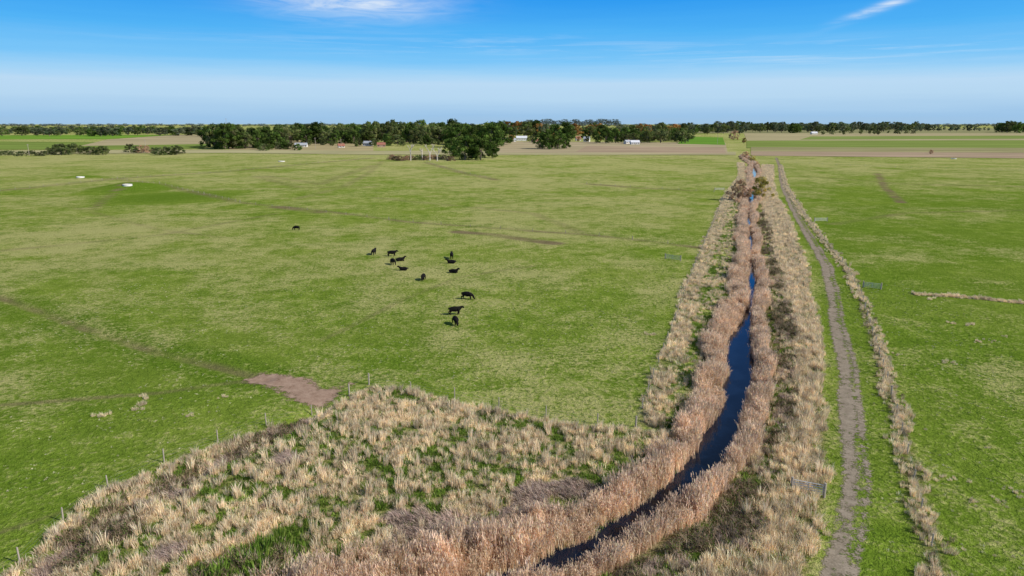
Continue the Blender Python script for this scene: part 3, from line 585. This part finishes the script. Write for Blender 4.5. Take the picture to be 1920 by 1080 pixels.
# ------------------------------------------------------------------ cattle
m_cow,t=newmat('black_hide'); g_=t.n('ShaderNodeNewGeometry'); nz=t.noise(g_.outputs['Position'],9,3)
b=t.n('ShaderNodeBsdfPrincipled',{'Base Color':t.mix(nz,(.003,.003,.003),(.010,.008,.007)),'Roughness':.8,'Specular IOR Level':.15}); t.n('ShaderNodeOutputMaterial',{0:b.outputs[0]})
def cow_mesh(pose):
    V=[];E=[];Rr=[]
    def v(p,r,par=None):
        V.append(p);Rr.append(r if hasattr(r,'__len__') else (r,r))
        if par is not None:E.append((par,len(V)-1))
        return len(V)-1
    ly=(pose=='lying'); dz=-.62 if ly else 0
    pel=v((-.74,0,1.08+dz),(.38,.40)); loin=v((-.35,0,1.04+dz),(.44,.46),pel); mid_=v((.02,0,1.0+dz),(.48,.52),loin); ch=v((.40,0,.98+dz),(.43,.50),mid_); sh=v((.70,0,1.08+dz),(.32,.40),ch)
    if pose=='grazing': hd=[((.98,0,.92),.26),((1.20,0,.60),.20),((1.29,0,.40),.18),((1.38,0,.24),.14),((1.45,0,.11),.11)]
    elif pose=='standing': hd=[((.97,0,1.25),.26),((1.19,0,1.40),.20),((1.32,0,1.38),.18),((1.46,0,1.26),.14),((1.58,0,1.15),.11)]
    else: hd=[((.95,0,.74),.25),((1.12,0,1.0),.20),((1.24,.02,1.02),.18),((1.38,.04,.92),.14),((1.50,.05,.82),.11)]
    p=sh
    for q,r in hd: p=v(q,r,p)
    tl=v((-1.06,0,1.20+dz),.06,pel); tl=v((-1.14,0,.95+dz*.9),.045,tl); 
    if not ly: tl=v((-1.14,0,.6),.04,tl); tl=v((-1.12,0,.42),.07,tl)
    for s in(-1,1):
        if not ly:
            o=.10*s*(1 if pose=='grazing' else -1)
            a=v((-.76,.22*s,.86),(.22,.20),pel); a=v((-.62+o*.4,.27*s,.72),.16,a); a=v((-.90+o,.25*s,.47),.10,a); a=v((-.86+o,.24*s,.14),.075,a); v((-.80+o,.24*s,.05),.09,a)
            a=v((.60,.23*s,.76),.18,sh); a=v((.62-o,.20*s,.42),.11,a); a=v((.60-o,.23*s,.13),.075,a); v((.66-o,.23*s,.05),.088,a)
        else:
            a=v((-.62,.34*s,.34),.20,pel); a=v((-.25,.48*s,.22),.13,a); v((-.60,.52*s,.09),.08,a)
            a=v((.62,.28*s,.28),.16,sh); a=v((.92,.30*s,.13),.09,a); v((.62,.34*s,.08),.07,a)
    me=bpy.data.meshes.new('cow_cage'); me.from_pydata(V,E,[]); o=obj('cow_cage',me)
    md=o.modifiers.new('s','SKIN'); md.use_smooth_shade=True
    for i,r in enumerate(Rr): me.skin_vertices[0].data[i].radius=r
    me.skin_vertices[0].data[0].use_root=True
    o.modifiers.new('ss','SUBSURF').levels=2
    dg=bpy.context.evaluated_depsgraph_get(); ev=o.evaluated_get(dg); m2=bpy.data.meshes.new_from_object(ev)
    vs=[tuple(x.co) for x in m2.vertices]; fs=[tuple(pp.vertices) for pp in m2.polygons]
    bpy.data.objects.remove(o); mb=MB(); mb.add(vs,fs)
    poll=Vector(hd[2][0])
    for s in(-1,1):
        e0=poll+Vector((-.04,.12*s,.06)); e1=e0+Vector((-.03,.20*s,.0)); mb.tube(e0,(e0+e1)/2,.035,.06,6); mb.tube((e0+e1)/2,e1,.06,.01,6)
    me=mb.mesh('cow_'+pose,[m_cow],smooth=True); return me
CM={k:cow_mesh(k) for k in('grazing','standing','lying')}
for px,py,pose,deg in[(556,431,'grazing',170),(701,478,'standing',80),(735,481,'standing',5),(737,497,'grazing',120),(750,490,'lying',15),(757,507,'lying',185),(794,525,'grazing',265),(847,485,'standing',95),(847,494,'lying',180),(850,512,'lying',-20),(876,562,'grazing',-15),(853,591,'standing',5),(854,609,'grazing',-70)]:
    X,Y=G(px,py); obj('black_cow',CM[pose],(X,Y,float(height(X,Y))-.02),math.radians(deg),random.uniform(1.05,1.15))
# ------------------------------------------------------------------ sky, sun, camera
w=bpy.data.worlds.new('World'); scene.world=w; w.use_nodes=True; t=NT(w.node_tree)
EL,AZ=math.radians(36),math.radians(112)
sky=t.n('ShaderNodeTexSky',sky_type='NISHITA',sun_disc=False,sun_elevation=EL,sun_rotation=AZ,air_density=1.0,dust_density=.6,ozone_density=2.0)
skc=t.mix(1.0,sky.outputs[0],(.10,.10,.10),'MULTIPLY')
gen=t.n('ShaderNodeTexCoord').outputs['Generated']; sx=t.n('ShaderNodeSeparateXYZ',{0:gen}); x,y,z=sx.outputs
az=t.math('ARCTAN2',x,y)
def vec(a,b): return t.n('ShaderNodeCombineXYZ',{0:t.math('MULTIPLY',az,a),1:t.math('MULTIPLY',z,b)}).outputs[0]
nz=t.noise(vec(2.2,45),1.0,6,.6); z2=t.math('ADD',z,t.math('MULTIPLY',t.math('SUBTRACT',nz,.5),.024))
K=4.0
st=[(0,(160,195,226)),(.010,(158,197,232)),(.034,(182,215,241)),(.054,(186,218,244)),(.066,(162,211,246)),(.085,(122,197,248)),(.12,(82,179,246)),(.16,(50,156,241)),(.24,(26,116,214))]
low=t.ramp(t.math('MULTIPLY',z2,K),[(p*K,lin(c)) for p,c in st])
def gauss(a0,sa,z0,sz,sl=0):
    da=t.math('SUBTRACT',az,a0); dz=t.math('SUBTRACT',t.math('SUBTRACT',z,z0),t.math('MULTIPLY',da,sl))
    q=t.math('ADD',t.math('POWER',t.math('DIVIDE',t.math('ABSOLUTE',da),sa),2.0),t.math('POWER',t.math('DIVIDE',t.math('ABSOLUTE',dz),sz),2.0)); return t.math('EXPONENT',t.math('MULTIPLY',q,-1.0))
cn=t.ramp(t.noise(vec(10,70),1.0,8,.66,1.0),[(.34,0.),(.66,1.)]); cn2=t.ramp(t.noise(vec(5,110),1.0,7,.65,.6),[(.48,0.),(.72,1.)])
c1=t.math('MULTIPLY',gauss(-.215,.105,.160,.023),t.math('ADD',t.math('MULTIPLY',cn,1.1),.25),clamp=True)
c2=t.math('MULTIPLY',gauss(.480,.055,.141,.005,.32),t.math('ADD',cn,.15),clamp=True)
c3=t.math('MULTIPLY',t.math('MULTIPLY',gauss(.38,.25,.088,.013),cn2),.6); c4=t.math('MULTIPLY',t.math('MULTIPLY',gauss(-.1,.3,.105,.012),cn2),.4)
cl=t.math('ADD',t.math('ADD',c1,c2),t.math('ADD',c3,c4),clamp=True)
low=t.mix(t.math('MULTIPLY',cl,.82),low,(.78,.86,.95))
hi=t.ramp(z,[(.2,0.),(.5,1.)])
colr=t.mix(hi,low,skc)
bg=t.n('ShaderNodeBackground',{'Color':colr,'Strength':1.0}); t.n('ShaderNodeOutputWorld',{0:bg.outputs[0]})
sl=bpy.data.lights.new('sun','SUN'); sl.energy=5.0; sl.angle=math.radians(.5); sl.color=(1,.935,.84)
so=obj('sun',sl); d=Vector((math.sin(AZ)*math.cos(EL),math.cos(AZ)*math.cos(EL),math.sin(EL))); so.rotation_euler=(-d).to_track_quat('-Z','Y').to_euler()
cam=bpy.data.cameras.new('camera'); cam.lens=24; cam.sensor_width=36; cam.clip_start=.5; cam.clip_end=80000
co=obj('camera',cam,(0,0,H)); co.rotation_euler=(math.pi/2-P,0,0); scene.camera=co
scene.view_settings.view_transform='Standard'; scene.view_settings.look='None'; scene.view_settings.exposure=0
